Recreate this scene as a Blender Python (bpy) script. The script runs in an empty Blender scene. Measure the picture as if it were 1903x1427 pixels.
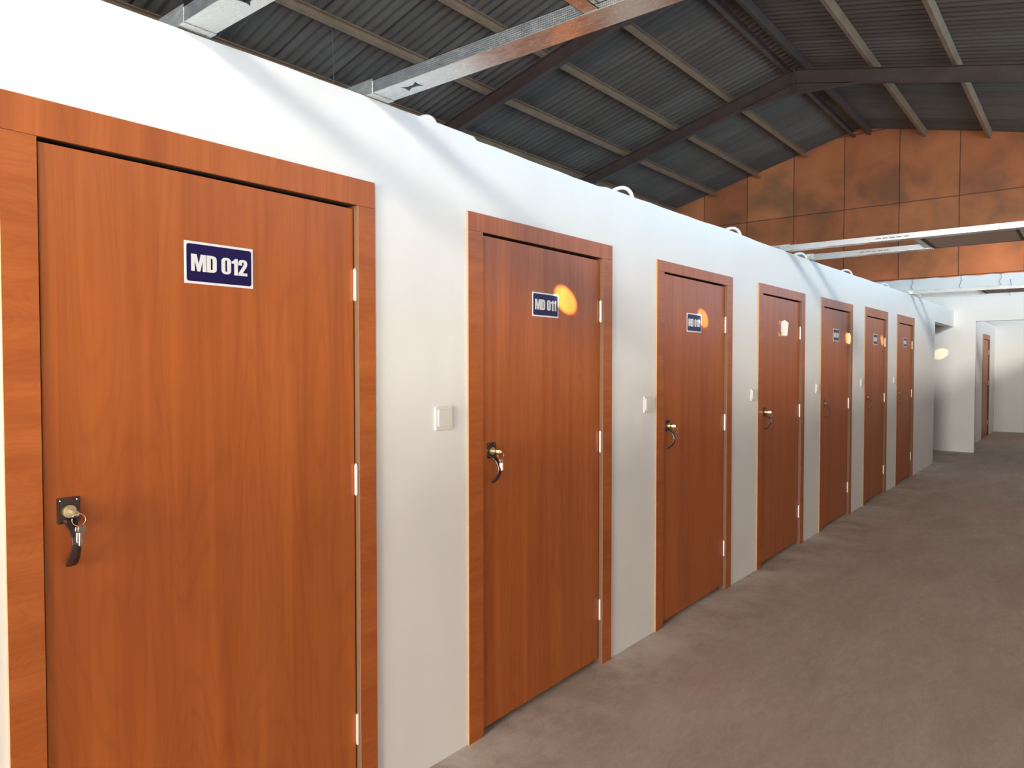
import bpy, bmesh, math, random
from math import radians as rad, sin, cos, pi
from mathutils import Vector, Matrix
from mathutils.geometry import tessellate_polygon

random.seed(7)
S = bpy.context.scene
COL = S.collection

# ------------------------------------------------------------------ camera
F_PX = 1331.77
cam = bpy.data.cameras.new('camera')
cam.sensor_fit = 'HORIZONTAL'
cam.sensor_width = 36.0
cam.lens = F_PX / 1903 * 36.0
cam.clip_start = 0.05
cam.clip_end = 200
cam_ob = bpy.data.objects.new('camera', cam)
COL.objects.link(cam_ob)
th, pt, ro = rad(39.118), rad(1.513), rad(-0.0195)
Fv = Vector((-sin(th) * cos(pt), cos(th) * cos(pt), -sin(pt)))
Rv = Vector((cos(th), sin(th), 0))
Uv = Rv.cross(Fv)
Rv, Uv = Rv * cos(ro) + Uv * sin(ro), -Rv * sin(ro) + Uv * cos(ro)
m = Matrix((Rv, Uv, -Fv)).transposed().to_4x4()
m.translation = Vector((0, 0, 1.496))
cam_ob.matrix_world = m
S.camera = cam_ob

# ------------------------------------------------------------------ view and light
S.view_settings.view_transform = 'Standard'
S.view_settings.look = 'None'
S.view_settings.gamma = 1.0
S.view_settings.use_curve_mapping = False
S.view_settings.exposure = 0.0

world = bpy.data.worlds.new('world')
S.world = world
world.use_nodes = True
wnt = world.node_tree
bg = wnt.nodes['Background']
_tc = wnt.nodes.new('ShaderNodeTexCoord')
_sp = wnt.nodes.new('ShaderNodeSeparateXYZ')
wnt.links.new(_tc.outputs['Generated'], _sp.inputs[0])
_el = wnt.nodes.new('ShaderNodeMapRange')          # bright low band of sky, dimmer above
_el.inputs[1].default_value, _el.inputs[2].default_value = 0.14, 0.30
_el.inputs[3].default_value, _el.inputs[4].default_value = 1.0, 0.0
wnt.links.new(_sp.outputs[2], _el.inputs[0])
_az = wnt.nodes.new('ShaderNodeMapRange')          # on the open side of the hall
_az.inputs[1].default_value, _az.inputs[2].default_value = 0.0, 0.35
wnt.links.new(_sp.outputs[0], _az.inputs[0])
_mu = wnt.nodes.new('ShaderNodeMath'); _mu.operation = 'MULTIPLY'
wnt.links.new(_el.outputs[0], _mu.inputs[0]); wnt.links.new(_az.outputs[0], _mu.inputs[1])
_mx = wnt.nodes.new('ShaderNodeMix'); _mx.data_type = 'RGBA'
_mx.inputs[6].default_value = (0.25, 0.235, 0.23, 1)
_mx.inputs[7].default_value = (1.9, 3.5, 5.0, 1)
wnt.links.new(_mu.outputs[0], _mx.inputs[0])
wnt.links.new(_mx.outputs[2], bg.inputs['Color'])
bg.inputs['Strength'].default_value = 1.0

SUN_DIR = Vector((1.0, -1.2, 0.46))            # towards the low daylight that comes in under the right-hand eave
sl = bpy.data.lights.new('low_daylight', 'SUN')
sl.energy = 1.85
sl.angle = rad(8)
sl.color = (1.0, 0.94, 0.84)
so = bpy.data.objects.new('low_daylight', sl)
COL.objects.link(so)
so.rotation_euler = SUN_DIR.to_track_quat('Z', 'Y').to_euler()
so.location = (12, -12, 7)


def area(name, loc, target, sx, sy, power, color):
    l = bpy.data.lights.new(name, 'AREA')
    l.shape = 'RECTANGLE'
    l.size, l.size_y = sx, sy
    l.energy = power
    l.color = color
    o = bpy.data.objects.new(name, l)
    COL.objects.link(o)
    o.location = loc
    o.rotation_euler = (Vector(loc) - Vector(target)).to_track_quat('Z', 'Y').to_euler()
    return o


# added warm fill light behind the camera, set in the unseen end wall
area('back_fill', (-0.6, -6.6, 1.7), (-0.9, 3.5, 1.5), 2.4, 2.9, 1150, (1.0, 0.90, 0.81))
# unseen fill lights added to brighten the farther stretch of the corridor
for _y in (4.6, 7.8, 11.0, 17.0):
    area('corridor_fill', (0.50, _y, 2.10), (-1.9, _y + .3, 0.95), 0.5, 0.2, 6.0, (1.0, 0.89, 0.80))


def spot(target, power, size_deg, dist=1.9, blend=0.35):  # unseen spotlight added to make one bright spot
    l = bpy.data.lights.new('glare_spot', 'SPOT')
    l.energy = power
    l.color = (1.0, 0.85, 0.42)
    l.spot_size = rad(size_deg)
    l.spot_blend = blend
    l.shadow_soft_size = 0.01
    o = bpy.data.objects.new('glare_spot', l)
    COL.objects.link(o)
    d = SUN_DIR.normalized()
    o.location = Vector(target) + d * dist
    o.rotation_euler = d.to_track_quat('Z', 'Y').to_euler()


# ------------------------------------------------------------------ mesh helpers
def tag(o, label=None, cat=None, group=None, kind=None):
    if label: o['label'] = label
    if cat: o['category'] = cat
    if group: o['group'] = group
    if kind: o['kind'] = kind
    return o


def empty(name, loc, rz=0):
    o = bpy.data.objects.new(name, None)
    o.empty_display_size = 0.1
    COL.objects.link(o)
    o.location = loc
    o.rotation_euler = (0, 0, rz)
    return o


def obj(name, bm, mats, parent=None, loc=(0, 0, 0), smooth=False, bevel=0):
    bmesh.ops.recalc_face_normals(bm, faces=bm.faces)
    me = bpy.data.meshes.new(name)
    bm.to_mesh(me)
    bm.free()
    if not isinstance(mats, (list, tuple)): mats = [mats]
    for mm in mats: me.materials.append(mm)
    if smooth:
        for p in me.polygons: p.use_smooth = True
    o = bpy.data.objects.new(name, me)
    COL.objects.link(o)
    o.location = loc
    if parent: o.parent = parent
    if bevel:
        b = o.modifiers.new('edge', 'BEVEL')
        b.width = bevel
        b.segments = 2
        b.limit_method = 'ANGLE'
    return o


def box(bm, x0, x1, y0, y1, z0, z1, mi=0, mi_y=None, mi_y2=None):
    vs = [bm.verts.new(p) for p in ((x0, y0, z0), (x1, y0, z0), (x1, y1, z0), (x0, y1, z0),
                                    (x0, y0, z1), (x1, y0, z1), (x1, y1, z1), (x0, y1, z1))]
    for k, idx in enumerate(((0, 3, 2, 1), (4, 5, 6, 7), (0, 1, 5, 4), (1, 2, 6, 5), (2, 3, 7, 6), (3, 0, 4, 7))):
        f = bm.faces.new([vs[i] for i in idx])
        f.material_index = mi_y if (mi_y is not None and k in (2, 4)) else mi
        if k == 4 and mi_y2 is not None: f.material_index = mi_y2
    return vs


def B():
    return bmesh.new()


def prism(bm, outline, holes, fn, t, mi=0):
    """polygon (with holes) in 2-D, fn(a, b, d) places it, d from 0 to t"""
    loops = [outline] + list(holes)
    v3 = [[Vector((a, b, 0)) for a, b in lp] for lp in loops]
    tris = tessellate_polygon(v3)
    flat = [p for lp in loops for p in lp]
    front = [bm.verts.new(fn(a, b, t)) for a, b in flat]
    back = [bm.verts.new(fn(a, b, 0)) for a, b in flat]
    for tr in tris:
        try:
            f = bm.faces.new([front[i] for i in tr]); f.material_index = mi
            f = bm.faces.new([back[i] for i in reversed(tr)]); f.material_index = mi
        except ValueError:
            pass
    k = 0
    for lp in loops:
        n = len(lp)
        for i in range(n):
            j = (i + 1) % n
            f = bm.faces.new([front[k + i], front[k + j], back[k + j], back[k + i]])
            f.material_index = mi
        k += n


def yz(x0):
    return lambda a, b, d: (x0 + d, a, b)


def xz(y0):
    return lambda a, b, d: (a, y0 + d, b)


def roundrect(x0, x1, y0, y1, r, n=4):
    out = []
    for cx, cy, a0 in ((x1 - r, y1 - r, 0), (x0 + r, y1 - r, 90), (x0 + r, y0 + r, 180), (x1 - r, y0 + r, 270)):
        for i in range(n + 1):
            a = rad(a0 + 90 * i / n)
            out.append((cx + r * cos(a), cy + r * sin(a)))
    return out


def tube(bm, pts, r, seg=8, closed=False):
    pts = [Vector(p) for p in pts]
    n = len(pts)
    rings = []
    up = Vector((0.13, 0.21, 0.97)).normalized()
    for i, p in enumerate(pts):
        if closed:
            t = (pts[(i + 1) % n] - pts[i - 1])
        else:
            t = pts[min(i + 1, n - 1)] - pts[max(i - 1, 0)]
        t.normalize()
        a = t.cross(up)
        if a.length < 1e-3: a = t.cross(Vector((1, 0, 0)))
        a.normalize()
        b = t.cross(a)
        rr = r[i] if isinstance(r, (list, tuple)) else r
        rings.append([bm.verts.new(p + (a * cos(2 * pi * k / seg) + b * sin(2 * pi * k / seg)) * rr) for k in range(seg)])
    for i in range(n if closed else n - 1):
        A, C = rings[i], rings[(i + 1) % n]
        for k in range(seg):
            bm.faces.new([A[k], A[(k + 1) % seg], C[(k + 1) % seg], C[k]])
    if not closed:
        bm.faces.new(rings[0][::-1])
        bm.faces.new(rings[-1])


def bar(bm, p0, p1, w, h, side=Vector((0, 1, 0)), mi=0):
    """box beam from p0 to p1, w along `side`, h across, p0/p1 on its centre line"""
    p0, p1 = Vector(p0), Vector(p1)
    t = (p1 - p0).normalized()
    up = side.cross(t).normalized()
    vs = []
    for p in (p0, p1):
        for a, b in ((-1, -1), (1, -1), (1, 1), (-1, 1)):
            vs.append(bm.verts.new(p + side * (a * w / 2) + up * (b * h / 2)))
    for idx in ((0, 1, 2, 3), (7, 6, 5, 4), (0, 4, 5, 1), (1, 5, 6, 2), (2, 6, 7, 3), (3, 7, 4, 0)):
        f = bm.faces.new([vs[i] for i in idx]); f.material_index = mi


# ------------------------------------------------------------------ materials
def new_mat(name):
    mt = bpy.data.materials.new(name)
    mt.use_nodes = True
    nt = mt.node_tree
    return mt, nt, nt.nodes['Principled BSDF']


def N(nt, typ, **kw):
    n = nt.nodes.new(typ)
    for k, v in kw.items():
        if k.startswith('i_'):
            n.inputs[k[2:].replace('_', ' ')].default_value = v
        else:
            setattr(n, k, v)
    return n


def simple(name, col, rough=0.5, metal=0.0, spec=0.5):
    mt, nt, p = new_mat(name)
    p.inputs['Base Color'].default_value = (*col, 1)
    p.inputs['Roughness'].default_value = rough
    p.inputs['Metallic'].default_value = metal
    p.inputs['Specular IOR Level'].default_value = spec
    return mt


def ramp(nt, stops):
    r = N(nt, 'ShaderNodeValToRGB')
    e = r.color_ramp.elements
    while len(e) < len(stops): e.new(0.5)
    for k, (pos, c) in enumerate(stops):
        e[k].position = pos
        e[k].color = (*c, 1) if len(c) == 3 else c
    return r


def coords(nt, scale, rnd=True, kind='Object'):
    tc = N(nt, 'ShaderNodeTexCoord')
    mp = N(nt, 'ShaderNodeMapping')
    mp.inputs['Scale'].default_value = scale
    nt.links.new(tc.outputs[kind], mp.inputs['Vector'])
    if rnd:
        oi = N(nt, 'ShaderNodeObjectInfo')
        mu = N(nt, 'ShaderNodeMath', operation='MULTIPLY')
        mu.inputs[1].default_value = 37.0
        nt.links.new(oi.outputs['Random'], mu.inputs[0])
        nt.links.new(mu.outputs[0], mp.inputs['Location'])
    return mp.outputs[0]


def mixc(nt, fac, a, b, mode='MIX'):
    mx = N(nt, 'ShaderNodeMix', data_type='RGBA', blend_type=mode)
    L = nt.links
    for sock, v in ((mx.inputs[0], fac), (mx.inputs[6], a), (mx.inputs[7], b)):
        if hasattr(v, 'is_output'): L.new(v, sock)
        elif isinstance(v, (int, float)): sock.default_value = v
        else: sock.default_value = (*v, 1)
    return mx.outputs[2]


def wood(name, along):
    """cherry laminate; grain runs along z ('z') or along y ('y')"""
    mt, nt, p = new_mat(name)
    L = nt.links
    s_f = (3, 62, 1.4) if along == 'z' else (3, 1.6, 62)
    s_m = (2, 13, 0.55) if along == 'z' else (2, 3.2, 15)
    s_w = (1, 6.0, 0.75) if along == 'z' else (1, 4.0, 16)
    n1 = N(nt, 'ShaderNodeTexNoise', i_Scale=1.0, i_Detail=4.0, i_Roughness=0.6)
    L.new(coords(nt, s_f), n1.inputs['Vector'])
    n2 = N(nt, 'ShaderNodeTexNoise', i_Scale=1.0, i_Detail=3.0, i_Roughness=0.5, i_Distortion=0.6)
    L.new(coords(nt, s_m), n2.inputs['Vector'])
    n3 = N(nt, 'ShaderNodeTexNoise', i_Scale=1.0, i_Detail=1.0, i_Roughness=0.4, i_Distortion=0.3)
    L.new(coords(nt, s_w), n3.inputs['Vector'])
    # contour lines of the broad noise make the cathedral figures
    mu = N(nt, 'ShaderNodeMath', operation='MULTIPLY'); mu.inputs[1].default_value = 95.0
    L.new(n3.outputs['Fac'], mu.inputs[0])
    sn = N(nt, 'ShaderNodeMath', operation='SINE')
    L.new(mu.outputs[0], sn.inputs[0])
    r3 = ramp(nt, [(0.0, (0, 0, 0)), (1.0, (1, 1, 1))])
    mr = N(nt, 'ShaderNodeMapRange'); mr.inputs[1].default_value = -1; mr.inputs[2].default_value = 1
    L.new(sn.outputs[0], mr.inputs[0])
    r1 = ramp(nt, [(0.30, (0.345, 0.083, 0.0145)), (0.70, (0.445, 0.121, 0.024))])
    L.new(n2.outputs['Fac'], r1.inputs[0])
    r2 = ramp(nt, [(0.30, (0.86, 0.83, 0.80)), (0.62, (1.03, 1.03, 1.03))])
    L.new(n1.outputs['Fac'], r2.inputs[0])
    c = mixc(nt, 0.75, r1.outputs[0], r2.outputs[0], 'MULTIPLY')
    r4 = ramp(nt, [(0.0, (0.88, 0.84, 0.80)), (0.25, (1, 1, 1)), (1.0, (1.03, 1.03, 1.03))])
    L.new(mr.outputs[0], r4.inputs[0])
    c = mixc(nt, 0.5, c, r4.outputs[0], 'MULTIPLY')
    L.new(c, p.inputs['Base Color'])
    p.inputs['Roughness'].default_value = 0.42
    p.inputs['Specular IOR Level'].default_value = 0.42
    return mt


def plaster(name, col, bump=0.12):
    mt, nt, p = new_mat(name)
    L = nt.links
    n = N(nt, 'ShaderNodeTexNoise', i_Scale=1.0, i_Detail=3.0)
    L.new(coords(nt, (1.6, 1.6, 1.2), False), n.inputs['Vector'])
    r = ramp(nt, [(0.3, tuple(v * 0.965 for v in col)), (0.7, col)])
    L.new(n.outputs['Fac'], r.inputs[0])
    L.new(r.outputs[0], p.inputs['Base Color'])
    p.inputs['Roughness'].default_value = 0.48
    p.inputs['Specular IOR Level'].default_value = 0.35
    n2 = N(nt, 'ShaderNodeTexNoise', i_Scale=1.0, i_Detail=2.0)
    L.new(coords(nt, (3, 3, 2), False), n2.inputs['Vector'])
    b = N(nt, 'ShaderNodeBump', i_Strength=bump, i_Distance=0.05)
    L.new(n2.outputs['Fac'], b.inputs['Height'])
    L.new(b.outputs[0], p.inputs['Normal'])
    return mt


def concrete():
    mt, nt, p = new_mat('concrete_floor')
    L = nt.links
    v = coords(nt, (1, 1, 1), False)
    vs = coords(nt, (2.6, 0.9, 1), False)
    n1 = N(nt, 'ShaderNodeTexNoise', i_Scale=1.3, i_Detail=6.0, i_Roughness=0.62, i_Distortion=0.5)
    L.new(vs, n1.inputs['Vector'])
    r1 = ramp(nt, [(0.30, (0.345, 0.278, 0.228)), (0.50, (0.385, 0.316, 0.262)), (0.72, (0.44, 0.368, 0.308))])
    L.new(n1.outputs['Fac'], r1.inputs[0])
    # pink stains
    n2 = N(nt, 'ShaderNodeTexNoise', i_Scale=0.75, i_Detail=3.0, i_Roughness=0.6)
    L.new(v, n2.inputs['Vector'])
    r2 = ramp(nt, [(0.57, (0, 0, 0)), (0.64, (1, 1, 1))])
    L.new(n2.outputs['Fac'], r2.inputs[0])
    mu = N(nt, 'ShaderNodeMath', operation='MULTIPLY'); mu.inputs[1].default_value = 0.5
    L.new(r2.outputs[0], mu.inputs[0])
    c = mixc(nt, mu.outputs[0], r1.outputs[0], (0.44, 0.288, 0.240))
    # fine dusty scuffs
    n3 = N(nt, 'ShaderNodeTexNoise', i_Scale=9.0, i_Detail=8.0, i_Roughness=0.75, i_Distortion=1.2)
    L.new(vs, n3.inputs['Vector'])
    r3 = ramp(nt, [(0.36, (0.88, 0.87, 0.86)), (0.52, (1, 1, 1)), (0.66, (1.12, 1.11, 1.10))])
    L.new(n3.outputs['Fac'], r3.inputs[0])
    c = mixc(nt, 0.8, c, r3.outputs[0], 'MULTIPLY')
    # plaster dust trodden along the foot of the door wall
    sx = N(nt, 'ShaderNodeSeparateXYZ'); L.new(v, sx.inputs[0])
    mr = N(nt, 'ShaderNodeMapRange'); mr.inputs[1].default_value = -1.9; mr.inputs[2].default_value = -1.35
    mr.inputs[3].default_value = 0.9; mr.inputs[4].default_value = 0.0
    L.new(sx.outputs[0], mr.inputs[0])
    n4 = N(nt, 'ShaderNodeTexNoise', i_Scale=3.0, i_Detail=6.0, i_Roughness=0.7)
    L.new(v, n4.inputs['Vector'])
    r4 = ramp(nt, [(0.42, (0, 0, 0)), (0.62, (1, 1, 1))]); L.new(n4.outputs['Fac'], r4.inputs[0])
    m2 = N(nt, 'ShaderNodeMath', operation='MULTIPLY'); L.new(mr.outputs[0], m2.inputs[0]); L.new(r4.outputs[0], m2.inputs[1])
    c = mixc(nt, m2.outputs[0], c, (0.56, 0.50, 0.44))
    L.new(c, p.inputs['Base Color'])
    p.inputs['Roughness'].default_value = 0.62
    p.inputs['Specular IOR Level'].default_value = 0.3
    b = N(nt, 'ShaderNodeBump', i_Strength=0.25, i_Distance=0.01)
    L.new(n3.outputs['Fac'], b.inputs['Height']); L.new(b.outputs[0], p.inputs['Normal'])
    return mt


def roof_sheet():
    mt, nt, p = new_mat('roof_sheet')
    L = nt.links
    v = coords(nt, (1, 1, 1), False)
    sx = N(nt, 'ShaderNodeSeparateXYZ'); L.new(v, sx.inputs[0])
    # one tone for each sheet
    dv = N(nt, 'ShaderNodeMath', operation='DIVIDE'); dv.inputs[1].default_value = 1.032; L.new(sx.outputs[1], dv.inputs[0])
    fl = N(nt, 'ShaderNodeMath', operation='FLOOR'); L.new(dv.outputs[0], fl.inputs[0])
    wn = N(nt, 'ShaderNodeTexWhiteNoise', noise_dimensions='1D'); L.new(fl.outputs[0], wn.inputs['W'])
    r = ramp(nt, [(0, (0.118, 0.083, 0.061)), (1, (0.160, 0.118, 0.090))]); L.new(wn.outputs[0], r.inputs[0])
    # lap line
    fr = N(nt, 'ShaderNodeMath', operation='FRACT'); L.new(dv.outputs[0], fr.inputs[0])
    r2 = ramp(nt, [(0.0, (0.30, 0.26, 0.24)), (0.035, (0.35, 0.3, 0.28)), (0.05, (1, 1, 1))]); L.new(fr.outputs[0], r2.inputs[0])
    c = mixc(nt, 1.0, r.outputs[0], r2.outputs[0], 'MULTIPLY')
    n = N(nt, 'ShaderNodeTexNoise', i_Scale=1.0, i_Detail=5.0, i_Roughness=0.6)
    L.new(coords(nt, (0.8, 5, 0.8), False), n.inputs['Vector'])
    r3 = ramp(nt, [(0.3, (0.72, 0.68, 0.66)), (0.7, (1.15, 1.12, 1.1))]); L.new(n.outputs['Fac'], r3.inputs[0])
    c = mixc(nt, 0.8, c, r3.outputs[0], 'MULTIPLY')
    L.new(c, p.inputs['Base Color'])
    p.inputs['Roughness'].default_value = 0.6
    return mt


def gable_board():
    mt, nt, p = new_mat('gable_board')
    L = nt.links
    tc = N(nt, 'ShaderNodeTexCoord')
    sp = N(nt, 'ShaderNodeSeparateXYZ'); L.new(tc.outputs['Object'], sp.inputs[0])
    cb = N(nt, 'ShaderNodeCombineXYZ'); L.new(sp.outputs[0], cb.inputs[0]); L.new(sp.outputs[2], cb.inputs[1])
    mp = N(nt, 'ShaderNodeMapping'); L.new(cb.outputs[0], mp.inputs[0])
    mp.inputs['Location'].default_value = (-0.02, 0.11, 0)
    br = N(nt, 'ShaderNodeTexBrick')
    br.offset = 0.0
    br.inputs['Scale'].default_value = 1.0
    br.inputs['Brick Width'].default_value = 1.22
    br.inputs['Row Height'].default_value = 1.80
    br.inputs['Mortar Size'].default_value = 0.012
    br.inputs['Mortar Smooth'].default_value = 0.3
    br.inputs['Color1'].default_value = (0.60, 0.155, 0.045, 1)
    br.inputs['Color2'].default_value = (0.74, 0.225, 0.070, 1)
    br.inputs['Mortar'].default_value = (0.17, 0.055, 0.025, 1)
    n0 = N(nt, 'ShaderNodeTexNoise', i_Scale=1.6, i_Detail=4.0, i_Roughness=0.5); L.new(cb.outputs[0], n0.inputs['Vector'])
    ad = N(nt, 'ShaderNodeMix', data_type='VECTOR'); ad.inputs[0].default_value = 0.03
    L.new(mp.outputs[0], ad.inputs[4]); L.new(n0.outputs['Color'], ad.inputs[5])
    L.new(ad.outputs[1], br.inputs['Vector'])
    # soot smears
    n = N(nt, 'ShaderNodeTexNoise', i_Scale=0.95, i_Detail=4.0, i_Roughness=0.5, i_Distortion=0.25)
    L.new(cb.outputs[0], n.inputs['Vector'])
    r = ramp(nt, [(0.36, (0.50, 0.62, 0.72)), (0.52, (0.95, 0.92, 0.9)), (0.68, (1.18, 1.2, 1.25))]); L.new(n.outputs['Fac'], r.inputs[0])
    c = mixc(nt, 0.85, br.outputs['Color'], r.outputs[0], 'MULTIPLY')
    L.new(c, p.inputs['Base Color'])
    p.inputs['Roughness'].default_value = 0.7
    return mt


def metal(name, col, rough, knurl=False):
    mt, nt, p = new_mat(name)
    L = nt.links
    n = N(nt, 'ShaderNodeTexNoise', i_Scale=1.0, i_Detail=4.0, i_Roughness=0.6)
    L.new(coords(nt, (22, 60, 60)), n.inputs['Vector'])
    r = ramp(nt, [(0.3, tuple(v * 0.92 for v in col)), (0.7, col)]); L.new(n.outputs['Fac'], r.inputs[0])
    L.new(r.outputs[0], p.inputs['Base Color'])
    p.inputs['Metallic'].default_value = 0.9
    r2 = ramp(nt, [(0.3, (rough * 0.8,) * 3), (0.7, (rough * 1.3,) * 3)]); L.new(n.outputs['Fac'], r2.inputs[0])
    L.new(r2.outputs[0], p.inputs['Roughness'])
    if knurl:
        vo = N(nt, 'ShaderNodeTexVoronoi', i_Scale=1.0, i_Randomness=0.0)
        L.new(coords(nt, (170, 170, 170), False), vo.inputs['Vector'])
        b = N(nt, 'ShaderNodeBump', i_Strength=0.5, i_Distance=0.002)
        L.new(vo.outputs['Distance'], b.inputs['Height']); L.new(b.outputs[0], p.inputs['Normal'])
    return mt


def rusty(name, c0, c1):
    mt, nt, p = new_mat(name)
    L = nt.links
    n = N(nt, 'ShaderNodeTexNoise', i_Scale=1.0, i_Detail=5.0, i_Roughness=0.6)
    L.new(coords(nt, (3, 3, 3)), n.inputs['Vector'])
    r = ramp(nt, [(0.3, c0), (0.7, c1)]); L.new(n.outputs['Fac'], r.inputs[0])
    L.new(r.outputs[0], p.inputs['Base Color'])
    p.inputs['Roughness'].default_value = 0.55
    return mt


WOOD_V = wood('cherry_laminate_upright', 'z')
WOOD_H = wood('cherry_laminate_cross', 'y')
EDGE = simple('pale_edge_band', (0.42, 0.25, 0.115), 0.6)
LINING = simple('brown_lining', (0.14, 0.07, 0.033), 0.6)
GAP_SHADE = simple('gap_shade', (0.035, 0.018, 0.012), 0.9)  # near-black colour paints in the shade of the gaps around the leaf
WALL = plaster('white_wall_paint', (0.80, 0.80, 0.78))
WALL2 = plaster('white_render', (0.80, 0.80, 0.77), 0.3)
FLOOR = concrete()
ROOF = roof_sheet()
GABLE = gable_board()
PURLIN = rusty('brown_purlin_paint', (0.24, 0.125, 0.065), (0.34, 0.19, 0.105))
RAFTER = rusty('brown_rafter_paint', (0.072, 0.037, 0.028), (0.11, 0.06, 0.044))
GALV = metal('galvanised_steel', (0.31, 0.335, 0.35), 0.34, True)
GALV_W = metal('galvanised_web', (0.66, 0.69, 0.68), 0.26)
BOARD = simple('grey_brown_board', (0.40, 0.33, 0.29), 0.7)
BOARD_L = simple('pale_board', (0.62, 0.57, 0.52), 0.6)
NAVY = simple('navy_vinyl', (0.010, 0.004, 0.060), 0.4, 0, 0.25)
SIGN_W = simple('white_vinyl', (0.78, 0.78, 0.78), 0.35)
LETTER = simple('white_lettering', (0.72, 0.72, 0.70), 0.4)
PAPER = simple('white_paper', (0.72, 0.70, 0.66), 0.8)
GLUE = simple('torn_glue_mark', (0.66, 0.36, 0.20), 0.8)
BRONZE = simple('dark_bronze', (0.10, 0.07, 0.06), 0.22, 0.8)
STEEL = simple('satin_steel', (0.66, 0.62, 0.54), 0.25, 0.95)
BRASS = simple('nickel_brass', (0.72, 0.63, 0.42), 0.28, 0.95)
HINGE = simple('pale_hinge_steel', (0.80, 0.77, 0.70), 0.35, 0.6)
PLASTIC = simple('cream_plastic', (0.70, 0.67, 0.62), 0.6, 0, .3)
CONDUIT = simple('white_conduit', (0.80, 0.78, 0.74), 0.4)
WIRE = simple('grey_wire', (0.16, 0.13, 0.12), 0.6)

# ------------------------------------------------------------------ setting
WX = -1.895          # face of the door wall
RX = 0.60            # corridor side of the right-hand partition
YG = 19.6            # gable wall
RDG_X, RDG_Z = -4.652, 7.449
SL, SR = 0.263, 0.232
EAVE_R, EAVE_L = 1.5, -10.1


def roof_z(x):
    return RDG_Z + SL * (x - RDG_X) if x <= RDG_X else RDG_Z - SR * (x - RDG_X)


bm = B()
box(bm, EAVE_L, 6, -7, YG + 0.3, -0.15, 0)
tag(obj('floor', bm, FLOOR), 'bare grey-brown concrete floor', 'floor', kind='structure')

# door frames: y start, outer width, top, casing left, casing right
Y0 = [0.523, 2.052, 3.594, 5.142, 6.665, 8.229, 9.819]
TOP = [2.107, 2.092, 2.081, 2.090, 2.098, 2.113, 2.119]
CL = [0.073, 0.086, 0.086, 0.086, 0.086, 0.086, 0.086]
CR = [0.071, 0.086, 0.086, 0.086, 0.086, 0.086, 0.086]
OW = 1.066
LEAF_TOP = 2.010

# top edge of the door wall, slightly uneven
prof = [(-6.42, 2.384), (0.7, 2.385), (1.6, 2.389), (2.095, 2.387), (2.112, 2.375), (3.0, 2.368), (3.07, 2.378), (4.1, 2.380), (4.55, 2.389),
        (5.1, 2.383), (6.4, 2.388), (7.8, 2.397), (10.2, 2.418), (14.4, 2.427)]


def top_at(y):
    for (a, za), (b, zb) in zip(prof, prof[1:]):
        if a <= y <= b: return za + (zb - za) * (y - a) / (b - a)
    return prof[-1][1]


top = []
for (a, za), (b, zb) in zip(prof, prof[1:]):
    n = max(1, int((b - a) / 0.11))
    for i in range(n):
        t = i / n
        top.append((a + (b - a) * t, za + (zb - za) * t + (random.uniform(-.0018, .0022) if i else 0)))
top.append(prof[-1])
out = [(-6.42, 0)]
for i, y in enumerate(Y0):
    out += [(y + 0.02, 0), (y + 0.02, TOP[i] - 0.03), (y + OW - 0.02, TOP[i] - 0.03), (y + OW - 0.02, 0)]
out += [(12.50, 0), (12.52, 2.153), (14.4, 2.153)] + top[::-1]
bm = B()
prism(bm, out, [], yz(WX - 0.12), 0.12)
tag(obj('wall_left', bm, WALL), 'long white partition wall with a row of seven wooden doors', 'wall', kind='structure')

bm = B()   # return wall of the last room and the slab over the rooms
box(bm, -9.8, WX - 0.12, 12.38, 12.50, 0, 2.15)
tag(obj('wall_room_end', bm, WALL), 'white end wall of the last room beside the side passage', 'wall', kind='structure')
bm = B()
box(bm, -9.8, WX - 0.122, -6.42, 14.39, 2.155, 2.20)
tag(obj('ceiling_rooms', bm, simple('room_slab', (0.30, 0.25, 0.23), 0.8)), 'low dark ceiling over the rooms and side passage', 'ceiling', kind='structure')

bm = B()   # right-hand partition (just outside the frame) that shades the corridor
box(bm, RX, RX + 0.12, -6.42, 19.4, 0, 2.385)
tag(obj('wall_right', bm, WALL), 'white partition wall on the other side of the corridor', 'wall', kind='structure')

bm = B()   # unseen end wall behind the camera, added to frame the fill light
prism(bm, [(-9.95, 0), (-1.89, 0), (-1.89, 3.35), (RX - .002, 3.35), (RX + .12, 3.35), (RX + .12, 6.2), (RDG_X, 7.3), (-9.95, 5.9)], [], xz(-6.55), 0.12)
tag(obj('wall_fill_frame', bm, WALL2), 'unseen white end wall with a tall opening, added around the fill light', 'wall', kind='structure')

# cross wall with the opening at the end of the corridor
CY = 14.4
bm = B()
prism(bm, [(-9.8, 0), (-1.578, 0), (-1.578, 2.236), (RX - 0.002, 2.236), (RX - 0.002, 2.63), (-1.2, 2.648), (-3.0, 2.66), (-9.8, 2.66)], [], xz(CY), 0.14)
tag(obj('wall_cross', bm, WALL2), 'white cross wall with a wide opening at the corridor end', 'wall', kind='structure')

# side wall and end wall beyond the opening
bm = B()
D8 = (17.08, 18.28)
prism(bm, [(14.55, 0), (D8[0] + .02, 0), (D8[0] + .02, 2.09), (D8[1] - .02, 2.09), (D8[1] - .02, 0), (19.35, 0), (19.35, 2.36), (14.55, 2.40)], [], yz(-1.87), 0.12)
tag(obj('wall_side', bm, WALL), 'white side wall with a narrow-looking door beyond the opening', 'wall', kind='structure')
bm = B()
box(bm, -1.87, RX, 19.352, 19.47, 0, 2.40)
tag(obj('wall_far', bm, WALL2), 'white wall closing the end of the far corridor', 'wall', kind='structure')

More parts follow.
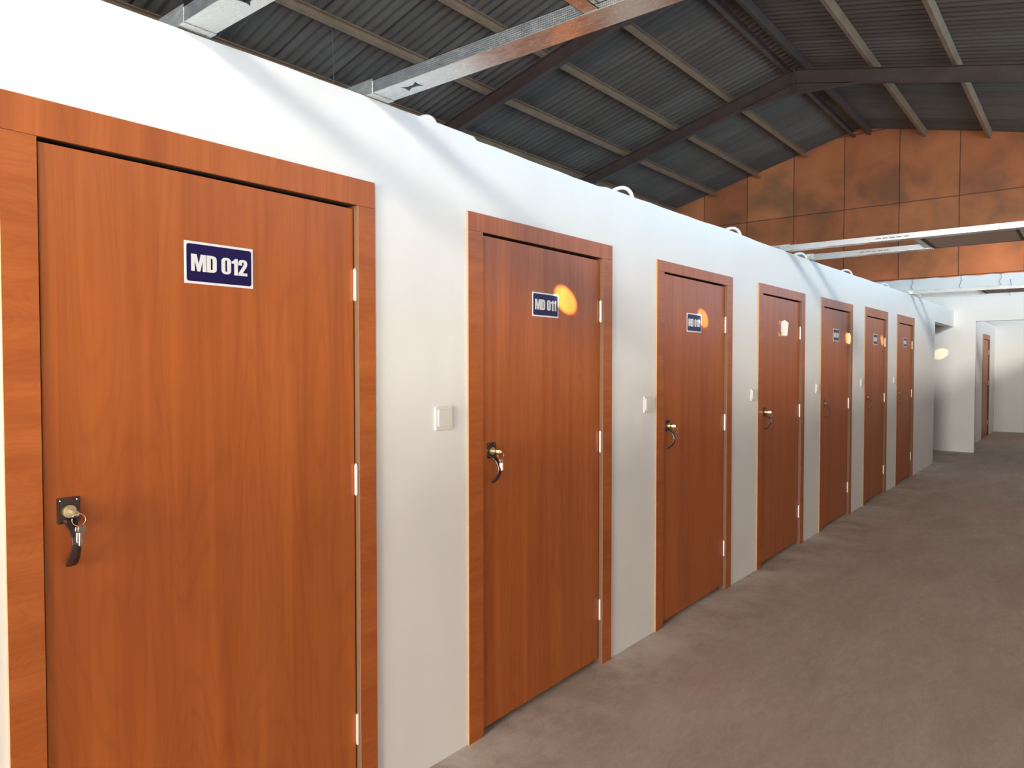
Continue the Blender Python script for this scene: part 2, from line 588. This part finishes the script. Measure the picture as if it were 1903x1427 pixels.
# gable: rendered foot, boards above
bm = B()
lo = [(-9.9, 0), (3.5, 0), (3.5, 3.57)]
x = 3.2
while x > -9.8:
    lo.append((x, 3.555 + random.uniform(-.014, .014)))
    x -= random.uniform(.12, .3)
lo.append((-9.9, 3.55))
prism(bm, lo, [], xz(YG - 0.03), 0.2)
tag(obj('wall_gable', bm, WALL2), 'white rendered foot of the gable end', 'wall', kind='structure')
bm = B()
prism(bm, [(EAVE_L, 3.4), (EAVE_R, 3.4), (EAVE_R, roof_z(EAVE_R) + .03), (RDG_X, RDG_Z + .03), (EAVE_L, roof_z(EAVE_L) + .03)], [], xz(YG), 0.15)
tag(obj('wall_gable_boards', bm, GABLE), 'smoke-stained orange-brown boards filling the gable', 'wall', kind='structure')
bm = B()
box(bm, EAVE_L, EAVE_L + .12, -4.5, YG + .1, 0, roof_z(EAVE_L) + .02)
tag(obj('wall_outer_left', bm, WALL2), 'outer wall of the hall behind the rooms', 'wall', kind='structure')

# corrugated roof
bm = B()
pitch, sub = 0.172, 12
ys = [-6.5 + pitch * k / sub for k in range(int(26.2 / pitch * sub))]
for xs in ([EAVE_L - .15, RDG_X], [RDG_X, EAVE_R]):
    rows = []
    for xx in xs:
        rows.append([bm.verts.new((xx, y, roof_z(xx) + 0.024 * sin(2 * pi * y / pitch) + (.004 if int(y / 1.032) % 2 else 0))) for y in ys])
    for i in range(len(ys) - 1):
        bm.faces.new([rows[0][i], rows[1][i], rows[1][i + 1], rows[0][i + 1]])
ro_ = obj('ceiling_roof', bm, ROOF)
for p in ro_.data.polygons: p.use_smooth = True
tag(ro_, 'dark corrugated sheet roof over the hall', 'roof', kind='structure')

# ------------------------------------------------------------------ roof steel
def purlin(x, label, dark=False):
    bm = B()
    z1 = roof_z(x) - 0.026
    s = SL if x < RDG_X else -SR
    t = Vector((1, 0, s)).normalized()
    n = Vector((-s, 0, 1)).normalized()
    c0 = Vector((x, 0, z1))
    # C section, web on the down-slope side
    prof_ = [(.035, 0), (-.035, 0), (-.035, -.15), (.035, -.15), (.035, -.13), (.029, -.13), (.029, -.144), (-.029, -.144), (-.029, -.006), (.029, -.006), (.029, -.02), (.035, -.02)]
    if x > RDG_X: prof_ = [(-a, b) for a, b in prof_]
    base = c0
    prism(bm, prof_, [], lambda a, b, d: tuple(base + t * a + n * b + Vector((0, -4.3 + d, 0))), YG + 4.3 - .005)
    o = obj('purlin', bm, PURLIN if not dark else RAFTER)
    tag(o, label, 'purlin', 'purlins under the roof sheets')


purlin(-9.68, 'lowest brown purlin, just above the top of the white door wall')
purlin(-8.45, 'second brown purlin up from the door wall')
purlin(-7.22, 'third brown purlin up from the door wall')
purlin(-5.98, 'fourth brown purlin up from the door wall, next below the ridge')
purlin(-4.83, 'dark ridge purlin on the door-wall side of the ridge', True)
purlin(-4.42, 'dark ridge purlin on the far slope side of the ridge', True)
purlin(-3.22, 'first dark purlin down the far roof slope from the ridge')
purlin(-1.92, 'second dark purlin down the far roof slope from the ridge')


def rafter(y, label):
    e = empty('rafter', (RDG_X, y, 0))
    tag(e, label, 'rafter', 'steel portal rafters')
    D = 0.255
    for nm, xe, sgn in (('left_beam', EAVE_L + .15, -1), ('right_beam', EAVE_R - .05, 1)):
        bm = B()
        off = -0.186
        p0 = Vector((0, 0, RDG_Z + off - D / 2))
        p1 = Vector((xe - RDG_X, 0, roof_z(xe) + off - D / 2))
        bar(bm, p0, p1, 0.008, D - .01)
        bar(bm, p0 + Vector((0, 0, D / 2)), p1 + Vector((0, 0, D / 2)), 0.12, 0.01)
        bar(bm, p0 - Vector((0, 0, D / 2)), p1 - Vector((0, 0, D / 2)), 0.12, 0.01)
        obj(nm, bm, RAFTER, e)
        # haunch under the ridge
        bm = B()
        s = (-SL if sgn < 0 else -SR)
        zt = RDG_Z + off - D
        L = 1.15
        a0 = (0.012 * sgn, zt); a1 = (0.012 * sgn, zt - 0.20); a2 = (L * sgn, zt + s * L)
        prism(bm, [a0, a1, a2], [], lambda a, b, d: (a, -.004 + d, b), 0.008)
        bar(bm, (a1[0], 0, a1[1]), (a2[0], 0, a2[1]), 0.12, 0.01)
        obj('haunch', bm, RAFTER, e)
    bm = B()
    box(bm, -.011, .011, -.065, .065, RDG_Z - .186 - D - .22, RDG_Z - .185)
    obj('end_plate', bm, RAFTER, e)


rafter(4.60, 'brown steel rafter at the top left, behind the nearest galvanised stud')
rafter(9.72, 'brown steel rafter rising behind the second galvanised stud')
rafter(14.50, 'brown steel rafter with a gusseted ridge joint, nearest the gable')


# ------------------------------------------------------------------ galvanised studs over the corridor
def stud(y0, y1, z, x1, label, group, holes=((-1.72,),), stamp=()):
    e = empty('ceiling_stud', (WX, (y0 + y1) / 2, z))
    tag(e, label, 'metal stud', group)
    hw = (y1 - y0) / 2
    xa = -0.13
    xb = x1 - WX
    hl = []
    for hx in holes:
        c = hx - WX
        w, q, k = 0.036, 0.021, 0.008
        hl.append([(c - w, -q), (c - k * 1.6, -k), (c + k * 1.6, -k), (c + w, -q), (c + w * .88, 0), (c + w, q), (c + k * 1.6, k), (c - k * 1.6, k), (c - w, q), (c - w * .88, 0)])
    bm = B()
    prism(bm, [(xa, -hw), (xb, -hw), (xb, hw), (xa, hw)], hl, lambda a, b, d: (a, b, d), 0.0015)
    obj('web', bm, GALV_W, e)
    for s in (-1, 1):
        bm = B()
        yb = s * hw
        box(bm, xa, xb, min(yb, yb - s * .0015), max(yb, yb - s * .0015), .0015, .040)
        box(bm, xa, xb, min(yb, yb - s * .009), max(yb, yb - s * .009), .0385, .040)
        obj('flange', bm, GALV, e)
    bm = B()   # runner that holds the end on the wall top
    box(bm, xa, xa + 0.165, -hw - .002, -hw, -.0015, .046)
    box(bm, xa, xa + 0.165, hw, hw + .002, -.0015, .046)
    box(bm, xa, xa + 0.165, -hw, hw, -.0015, 0)
    obj('runner', bm, GALV_W, e)
    for sx in stamp:
        bm = B()
        for k in range(5):
            box(bm, sx - WX + k * .045, sx - WX + k * .045 + .034, -hw - .0006, -hw, .014, .022)
        obj('ink_stamp', bm, WIRE, e)


def cross_channel(x0, y0, y1, z, label, mat=None):
    bm = B()
    box(bm, 0, .045, y0, y1, 0, .0015)
    box(bm, 0, .0015, y0, y1, 0, .038)
    box(bm, .0435, .045, y0, y1, 0, .038)
    o = obj('cross_channel', bm, mat or GALV_W, loc=(x0, 0, z))
    tag(o, label, 'metal channel', 'cross channels framing the ceiling boards')


def board(x0, x1, y0, y1, z, label, mat):
    e = empty('ceiling_board', ((x0 + x1) / 2, (y0 + y1) / 2, z))
    tag(e, label, 'ceiling board', 'boards carried by the studs')
    a, b = (x1 - x0) / 2, (y1 - y0) / 2
    bm = B(); box(bm, -a, a, -b, b, 0.002, .014); obj('panel', bm, mat, e)
    bm = B()
    for r in ((-a, a, -b, -b + .02), (-a, a, b - .02, b), (-a, -a + .02, -b + .02, b - .02), (a - .02, a, -b + .02, b - .02)):
        box(bm, *r, 0, .002)
    obj('edge_trim', bm, simple('board_edge', (0.09, 0.07, 0.06), 0.6) if mat is BOARD else GALV_W, e)


gs = ['pair of galvanised studs nearest the camera', 'middle pair of galvanised studs', 'far pair of galvanised studs']
XE = RX + .115
Z1 = 2.392
stud(0.930, 1.018, Z1, XE, 'galvanised stud at top left, nearest the camera, with a punched hole', gs[0], holes=(-1.615,))
stud(1.560, 1.652, Z1, XE, 'long galvanised stud springing from the wall between doors MD 012 and MD 011', gs[0], holes=(-1.72,))
cross_channel(-1.03, 1.020, 1.558, Z1 + .002, 'metal channel joining the two nearest studs at the top of the picture')
board(-.983, -.41, 1.022, 1.556, Z1 + .016, 'pale board lying between the two nearest galvanised studs', BOARD_L)
stud(5.725, 5.812, 2.392, XE, 'long galvanised stud above the fourth door, in front of the stained gable', gs[1], holes=(), stamp=(-1.25,))
stud(6.325, 6.412, 2.392, -.985, 'shorter galvanised stud of the middle pair, ending at the large grey-brown board', gs[1], holes=(), stamp=(-1.5,))
cross_channel(-1.03, 5.814, 6.323, 2.394, 'metal channel at the left edge of the dark board')
cross_channel(-.405, 5.814, 6.412, 2.394, 'sunlit pale channel at the right edge of the dark board')
board(-.983, -.408, 5.815, 6.412, 2.400, 'large grey-brown board hung between the middle studs', BOARD)
stud(10.56, 10.648, 2.424, XE, 'galvanised stud above the last door, in front of the white gable foot', gs[2], holes=())
stud(11.16, 11.248, 2.424, -1.12, 'shorter galvanised stud just above the cross wall, farthest of all', gs[2], holes=())
cross_channel(-1.165, 10.65, 11.158, 2.426, 'metal channel at the left end of the farthest board')
board(-1.12, -.545, 10.65, 11.248, 2.430, 'dark board of the farthest stud pair, above the opening', BOARD)


# ------------------------------------------------------------------ doors
def hinge_bm(z0):
    bm = B()
    L = .101
    for a, b in ((0, .030), (.032, L - .004)):
        n = 12
        r = .0062
        vs = [[bm.verts.new((r * cos(2 * pi * k / n), r * sin(2 * pi * k / n), z0 + z)) for k in range(n)] for z in (a, b)]
        for k in range(n): bm.faces.new([vs[0][k], vs[0][(k + 1) % n], vs[1][(k + 1) % n], vs[1][k]])
        bm.faces.new(vs[0][::-1]); bm.faces.new(vs[1])
    n = 12
    for a, b, r in ((-.004, 0, .0045), (.030, .032, .005), (L - .004, L, .0045)):
        vs = [[bm.verts.new((r * cos(2 * pi * k / n), r * sin(2 * pi * k / n), z0 + z)) for k in range(n)] for z in (a, b)]
        for k in range(n): bm.faces.new([vs[0][k], vs[0][(k + 1) % n], vs[1][(k + 1) % n], vs[1][k]])
        bm.faces.new(vs[0][::-1]); bm.faces.new(vs[1])
    return bm


def lever(parent, x, y, z, w=.028):
    """flat strip lever that bows out from the plate and back towards the door"""
    bm = B()
    path = [(.004, .004), (.018, -.004), (.032, -.016), (.042, -.032), (.046, -.048), (.042, -.064), (.030, -.082), (.018, -.096), (.010, -.103)]
    wd = [.030, .026, .021, .018, .019, .022, .026, .027, .022]
    rows = []
    for (px, pz), ww in zip(path, wd):
        rows.append((px, pz, ww))
    ring = []
    for i, (px, pz, ww) in enumerate(rows):
        a = rows[max(i - 1, 0)]; b = rows[min(i + 1, len(rows) - 1)]
        tx, tz = b[0] - a[0], b[1] - a[1]
        l = math.hypot(tx, tz); nx, nz = -tz / l, tx / l
        t = .0028
        ring.append([bm.verts.new((px + nx * t * s, yy, pz + nz * t * s)) for s, yy in ((1, -ww / 2), (1.7, 0), (1, ww / 2), (-1, ww / 2), (-1, -ww / 2))])
    for i in range(len(ring) - 1):
        for k in range(5):
            bm.faces.new([ring[i][k], ring[i][(k + 1) % 5], ring[i + 1][(k + 1) % 5], ring[i + 1][k]])
    bm.faces.new(ring[0]); bm.faces.new(ring[-1][::-1])
    tip = [(x_, z_) for x_, z_ in ((.010, -.103),)]
    o = obj('lever_handle', bm, BRONZE, parent, loc=(x, y, z), bevel=.0012)
    return o


def make_door(n, x, y0, w, top, cl, cr, label, detail=True):
    e = empty('door_%d' % n, (x, y0, 0))
    tag(e, label, 'door', kind='structure')
    P = .009                         # casing stands proud of the wall
    hb = LEAF_TOP + .011             # underside of the head casing
    bm = B(); box(bm, .0005, P, 0, cl, 0, hb - .001, 0, 1, 2); obj('side_casing', bm, [WOOD_H, EDGE, LINING], e)
    bm = B(); box(bm, .0005, P, w - cr, w, 0, hb - .001, 0, 2, 1); obj('side_casing', bm, [WOOD_H, EDGE, LINING], e)
    bm = B(); box(bm, P - .0006, P + .0002, w - cr - .0004, w - cr + .0006, 0, hb - .001); obj('edge_strip', bm, EDGE, e)
    bm = B(); box(bm, .0005, P, 0, w, hb, top, 0, 1); obj('head_casing', bm, [WOOD_V, EDGE], e)
    bm = B()                          # lining and stops
    box(bm, -.12, .0005, .021, cl, 0, hb, 0)
    box(bm, -.12, .0005, w - cr, w - .021, 0, hb, 0)
    box(bm, -.12, .0005, .021, w - .021, hb, top - .031, 1)  # head piece painted dark as the shade above the leaf
    obj('lining', bm, [LINING, GAP_SHADE], e)
    bm = B()
    box(bm, -.12, -.056, cl, cl + .016, 0, hb, 0)
    box(bm, -.12, -.056, w - cr - .016, w - cr, 0, hb, 0)
    box(bm, -.12, -.056, cl + .016, w - cr - .016, hb - .03, hb, 0)
    obj('door_stop', bm, GAP_SHADE, e)
    lf0, lf1 = cl + .004, w - cr - .006
    bm = B(); box(bm, -.047, 0, lf0, lf1, .030, LEAF_TOP, 0, 1)
    for v in bm.verts: v.co.x += .003 - .014 * (v.co.y - lf0) / (lf1 - lf0)     # hangs a little deeper on the hinge side
    lf = obj('leaf', bm, [WOOD_V, EDGE], e)
    for z in (.228, 1.068, 1.712):
        obj('hinge', hinge_bm(z), HINGE, e, loc=(-.0035, w - cr - .004, 0), smooth=False)
    # lock
    py0, py1 = cl + .030, cl + .080
    pz0, pz1 = 1.120, 1.182
    bm = B()
    prism(bm, roundrect(py0, py1, pz0, pz1, .003, 2), [], yz(.000), .0045)
    prism(bm, roundrect(py0 + .006, py1 - .006, pz0 + .007, pz1 - .006, .003, 2), [], yz(.0045), .0022)
    lp = obj('lock_plate', bm, BRONZE, e)
    cy, cz = (py0 + py1) / 2, (pz0 + pz1) / 2 - .002
    bm = B()
    nn = 20
    for x0_, x1_, r in ((.005, .013, .0150), (.013, .016, .0115)):
        vs = [[bm.verts.new((xx, cy + r * cos(2 * pi * k / nn), cz + r * sin(2 * pi * k / nn))) for k in range(nn)] for xx in (x0_, x1_)]
        for k in range(nn): bm.faces.new([vs[0][k], vs[0][(k + 1) % nn], vs[1][(k + 1) % nn], vs[1][k]])
        bm.faces.new(vs[0][::-1]); bm.faces.new(vs[1])
    obj('lock_cylinder', bm, BRASS, lp)
    for sy in (py0 + .007, py1 - .007):
        bm = B()
        bmesh.ops.create_icosphere(bm, subdivisions=1, radius=.0028, matrix=Matrix.Translation((.0050, sy, pz1 - .007)))
        obj('screw', bm, STEEL, lp)
    lever(e, .003, cy, pz0 + .004)
    return (x + .017, y0 + cy, cz)


def key_shape(bm, p, ang, length=.052, mi=0, yaw=0.0):
    """flat key, bow at p, blade hanging down"""
    R = Matrix.Translation(p) @ Matrix.Rotation(yaw, 4, 'Z') @ Matrix.Rotation(ang, 4, 'X')
    out = []
    n = 10
    for k in range(n + 1):
        a = rad(-60 + 300 * k / n)
        out.append((.0105 * cos(a), -.010 + .010 * sin(a)))
    out += [(-.004, -.019), (-.004, -length + .004), (0, -length), (.003, -length + .003), (.003, -.040), (.0045, -.038), (.003, -.036), (.003, -.032), (.0045, -.030), (.003, -.028), (.004, -.019)]
    hole = [(.003 * cos(2 * pi * k / 6), -.0045 + .003 * sin(2 * pi * k / 6)) for k in range(6)]
    prism(bm, out, [hole], lambda a, b, d: tuple(R @ Vector((d - .001, a, b))), .002)


def keys(pos, label, n=3, seed=1):
    rr = random.Random(seed)
    e = empty('key_bunch', pos)
    tag(e, label, 'keys', 'key bunches hanging in the door locks')
    bm = B()      # the key in the lock: shank and a turned bow
    box(bm, -.001, .012, -.0011, .0011, -.004, .004)
    prism(bm, [(.010, -.003), (.016, -.006), (.028, -.0075), (.036, -.005), (.036, .003), (.028, .006), (.016, .005), (.010, .003)],
          [[(.027, -.003), (.033, -.003), (.033, .001), (.027, .001)]], lambda a, b, d: (a, -.0011 + d + (a - .010) * .18, b), .0022)
    obj('inserted_key', bm, BRASS, e)
    bm = B()
    c = Vector((.032, .006, -.016)); r = .0145
    tube(bm, [c + Vector((.35 * r * sin(2 * pi * k / 18), .9 * r * sin(2 * pi * k / 18), r * cos(2 * pi * k / 18))) for k in range(18)], .0009, 6, True)
    obj('split_ring', bm, STEEL, e, smooth=True)
    for k in range(n):
        bm = B()
        key_shape(bm, Vector((.031 + .003 * k, .004 + .0035 * k, -.0275)), rr.uniform(-.08, .08), .052, yaw=rr.uniform(.3, 1.2))
        obj('key', bm, STEEL, e)


names = ['first wooden door, nearest, sign MD 012', 'second wooden door, sign MD 011', 'third wooden door, sign MD 010',
         'fourth wooden door, with torn paper instead of a sign', 'fifth wooden door along the wall, between torn-paper door and two more',
         'sixth wooden door, last but one of the row', 'seventh wooden door, last and narrowest-looking of the row']
locks = []
for i in range(7):
    locks.append(make_door(i + 1, WX, Y0[i], OW, TOP[i], CL[i], CR[i], names[i]))
make_door(8, -1.75, D8[0], D8[1] - D8[0], 2.12, .086, .086, 'isolated wooden door beyond the opening at the corridor end')

kl = ['key bunch hanging in the lock of door MD 012', 'key bunch hanging in the lock of door MD 011', 'key bunch hanging in the lock of door MD 010', 'key bunch in the lock of the torn-paper door']
for i in range(4):
    keys(locks[i], kl[i], 3 if i < 2 else 2, seed=i + 3)

# ------------------------------------------------------------------ door signs
GL = {
    'M': (.80, [(0, 0), (0, 1), (.29, 1), (.40, .42), (.51, 1), (.80, 1), (.80, 0), (.61, 0), (.61, .64), (.48, 0), (.32, 0), (.19, .64), (.19, 0)], []),
    'D': (.54, [(0, 0), (0, 1), (.30, 1), (.44, .97), (.52, .89), (.54, .78), (.54, .22), (.52, .11), (.44, .03), (.30, 0)], [[(.21, .17), (.28, .17), (.32, .21), (.32, .79), (.28, .83), (.21, .83)]]),
    '0': (.54, roundrect(0, .54, 0, 1, .22, 4), [roundrect(.215, .325, .15, .85, .05, 3)]),
    '1': (.36, [(.15, 0), (.15, .70), (0, .70), (0, .83), (.11, .88), (.19, 1), (.36, 1), (.36, 0)], []),
    '2': (.52, [(0, 0), (0, .15), (.27, .60), (.31, .70), (.31, .81), (.26, .86), (.21, .81), (.21, .64), (0, .64), (0, .76), (.03, .90), (.12, .98), (.26, 1), (.40, .98), (.49, .90), (.52, .77), (.51, .66), (.46, .54), (.25, .18), (.52, .18), (.52, 0)], []),
    '6': (.52, [(0, .2), (.03, .08), (.13, 0), (.39, 0), (.49, .08), (.52, .2), (.52, .42), (.48, .54), (.38, .59), (.28, .57), (.21, .51), (.21, .82), (.26, .87), (.31, .82), (.31, .70), (.52, .70), (.52, .8), (.49, .92), (.39, 1), (.13, 1), (.03, .92), (0, .8)], [roundrect(.21, .31, .14, .44, .04, 2)]),
    '7': (.46, [(0, 1), (.46, 1), (.46, .80), (.30, 0), (.09, 0), (.26, .80), (0, .80)], []),
    '8': (.54, [(0, .2), (.03, .08), (.13, 0), (.41, 0), (.51, .08), (.54, .2), (.54, .42), (.48, .52), (.54, .62), (.54, .8), (.51, .92), (.41, 1), (.13, 1), (.03, .92), (0, .8), (0, .62), (.06, .52), (0, .42)], [roundrect(.21, .33, .13, .44, .04, 2), roundrect(.21, .33, .6, .87, .04, 2)]),
    ' ': (.20, None, None),
}


def sign(text, yc, zc, w, h, label):
    e = empty('door_sign', (WX - .0040, yc, zc), .0156)
    tag(e, label, 'door sign', 'numbered navy signs on the doors')
    bm = B(); prism(bm, [(-w / 2, -h / 2), (w / 2, -h / 2), (w / 2, h / 2), (-w / 2, h / 2)], [], yz(0), .0016)
    obj('backing', bm, SIGN_W, e)
    bm = B(); prism(bm, roundrect(-w / 2 + .0055, w / 2 - .0055, -h / 2 + .0065, h / 2 - .0065, .007, 5), [], yz(.0016), .0004)
    obj('navy_panel', bm, NAVY, e)
    H = .046
    gap = .035
    tot = sum(GL[c][0] for c in text) + gap * (len(text) - 1)
    k = (w * .82) / tot
    x = -w * .82 / 2
    bm = B()
    for c in text:
        ww, o_, hs = GL[c]
        if o_:
            prism(bm, [(x + a * k, (b - .5) * H) for a, b in o_], [[(x + a * k, (b - .5) * H) for a, b in q] for q in hs], yz(.002), .0004)
        x += (ww + gap) * k
    obj('lettering', bm, LETTER, e)


sign('MD 012', 1.043, 1.774, .203, .114, 'navy and white sign reading MD 012 on the nearest door')
sign('MD 011', 2.571, 1.762, .197, .106, 'navy and white sign reading MD 011 on the second door')
sign('MD 010', 4.092, 1.752, .205, .112, 'navy and white sign reading MD 010 on the third door')
sign('MD 008', 7.180, 1.777, .205, .115, 'small-looking navy and white sign on the fifth door, beside the torn-paper door')
sign('MD 007', 8.740, 1.780, .205, .115, 'small-looking navy and white sign on the sixth door')
sign('MD 006', 10.335, 1.785, .205, .115, 'small-looking navy and white sign on the seventh, last door of the row')

# torn, curling sheet on the fourth door
e = empty('torn_paper', (WX - .0040, 5.685, 1.78), .0156)
tag(e, 'torn white paper curling off the fourth door', 'paper')
bm = B()
g = []
ny, nz = 12, 8
for i in range(ny + 1):
    row = []
    for j in range(nz + 1):
        u, v = i / ny, j / nz
        y = -.025 - .022 * (1 - u) * sin(pi * v) + .052 * u
        z = -.055 + .11 * v + (.018 * (1 - abs(u - .55) * 2) * v if v > .5 else 0) - .012 * u * v
        lift = .036 * u ** 1.5 * (.75 + .25 * v)
        row.append((.002 + lift, y, z))
    g.append(row)
fr = [[bm.verts.new(p) for p in r] for r in g]
bk = [[bm.verts.new((p[0] - .0008, p[1] + .0006, p[2])) for p in r] for r in g]
for i in range(ny):
    for j in range(nz):
        bm.faces.new([fr[i][j], fr[i + 1][j], fr[i + 1][j + 1], fr[i][j + 1]])
        bm.faces.new([bk[i][j], bk[i][j + 1], bk[i + 1][j + 1], bk[i + 1][j]])
obj('sheet', bm, PAPER, e, smooth=True)
bm = B()
prism(bm, [(-.10, -.062), (.10, -.062), (.10, -.04), (.02, -.05), (-.05, -.046), (-.085, -.03), (-.10, -.038)], [], yz(0), .0008)
prism(bm, [(-.09, .035), (-.03, .02), (.02, .05), (.09, .055), (.02, .062), (-.09, .058)], [], yz(0), .0008)
obj('glue_residue', bm, GLUE, e)


# ------------------------------------------------------------------ light switches
def switch(yc, zc, label):
    e = empty('light_switch', (WX, yc, zc))
    tag(e, label, 'light switch', 'light switches between the doors')
    bm = B(); prism(bm, roundrect(-.045, .045, -.044, .044, .005, 3), [], yz(.0003), .0060)
    obj('plate', bm, PLASTIC, e, bevel=.0015)
    bm = B()
    vs = []
    prism(bm, roundrect(-.034, .038, -.030, .034, .002, 2), [], lambda a, b, d: (.0063 + d * (.8 + .45 * (b + .03) / .064), a, b), .004)
    r = obj('rocker', bm, PLASTIC, e)
    bm = B(); box(bm, .0070, .0106, -.006, .008, .016, .018); obj('indicator', bm, simple('switch_mark', (.55, .50, .46), .5), r)


switch(1.922, 1.297, 'white light switch between the first and second doors')
switch(3.505, 1.280, 'white light switch between the second and third doors')
switch(5.062, 1.281, 'white light switch just left of the torn-paper door')
switch(6.585, 1.290, 'white light switch between the torn-paper door and the fifth door')
switch(8.125, 1.310, 'white light switch between the fifth and sixth doors')
switch(9.700, 1.310, 'white light switch just left of the last door of the row')


# ------------------------------------------------------------------ conduit loops over the wall top
def conduit(ya, yb, h, label, back=.10):
    bm = B()
    zt = top_at((ya + yb) / 2)
    P0 = Vector((WX - .07, ya, zt - .03)); P3 = Vector((WX - .022, yb, zt - .03))
    pts = []
    for k in range(17):
        t = k / 16
        b0 = (1 - t) ** 3; b1 = 3 * t * (1 - t) ** 2; b2 = 3 * t * t * (1 - t); b3 = t ** 3
        p = P0 * b0 + Vector((WX - .06, ya + (yb - ya) * .45, zt + h * 1.15)) * b1 + Vector((WX - .022, yb + .01, zt + h * 1.75)) * b2 + P3 * b3
        pts.append(p)
    tube(bm, pts, .0105, 10)
    tag(obj('conduit_loop', bm, CONDUIT, smooth=True), label, 'conduit', 'white conduit loops over the wall top')


conduit(1.815, 1.905, .030, 'short white conduit loop above the gap between doors MD 012 and MD 011')
conduit(3.165, 3.372, .050, 'tall white conduit loop above the second door, right of it')
conduit(4.60, 4.865, .048, 'white conduit loop above the third door')
conduit(6.00, 6.34, .050, 'white conduit loop between the middle pair of studs')
conduit(7.40, 7.80, .050, 'white conduit loop seen against the sunlit orange boards')
conduit(9.05, 9.45, .045, 'farthest white conduit loop, against the white gable foot')


# ------------------------------------------------------------------ loose wires
def wire(pts, label, r=.0035):
    bm = B(); tube(bm, pts, r, 6)
    tag(obj('hanging_wire', bm, WIRE, smooth=True), label, 'wire', 'loose hanging wires')


xw = -8.45
zw = roof_z(xw) - .172
yw = 6.35
wire([(xw, yw, zw), (xw + .01, yw + .01, zw - .25), (xw - .02, yw + .05, zw - .5), (xw + .01, yw + .02, zw - .85), (xw, yw, zw - .95)], 'thin wire hanging from the second purlin over the door wall', .007)
for xx, l, lb in ((-3.45, .26, 'short wire end left of the others on the white gable foot'), (-2.45, .32, 'second wire end from the left on the white gable foot'),
                  (-1.68, .26, 'third wire end from the left on the white gable foot'), (-1.50, .40, 'curled wire end at the right of the white gable foot')):
    z = 3.56 if xx != -1.5 else 3.42
    wire([(xx, YG - .036, z), (xx + .02, YG - .06, z - l * .35), (xx - .03, YG - .05, z - l * .7), (xx + .02, YG - .06, z - l)], lb, .004)

# ------------------------------------------------------------------ added spotlights standing in for glare on the doors and a far light patch
spot((WX, 2.72, 1.800), 1900, 3.6)
spot((WX, 4.215, 1.790), 1300, 3.2)
spot((WX, 7.60, 1.765), 1300, 3.2)
spot((WX, 9.075, 1.785), 1200, 3.2)
spot((-2.09, CY, 1.69), 130, 6)
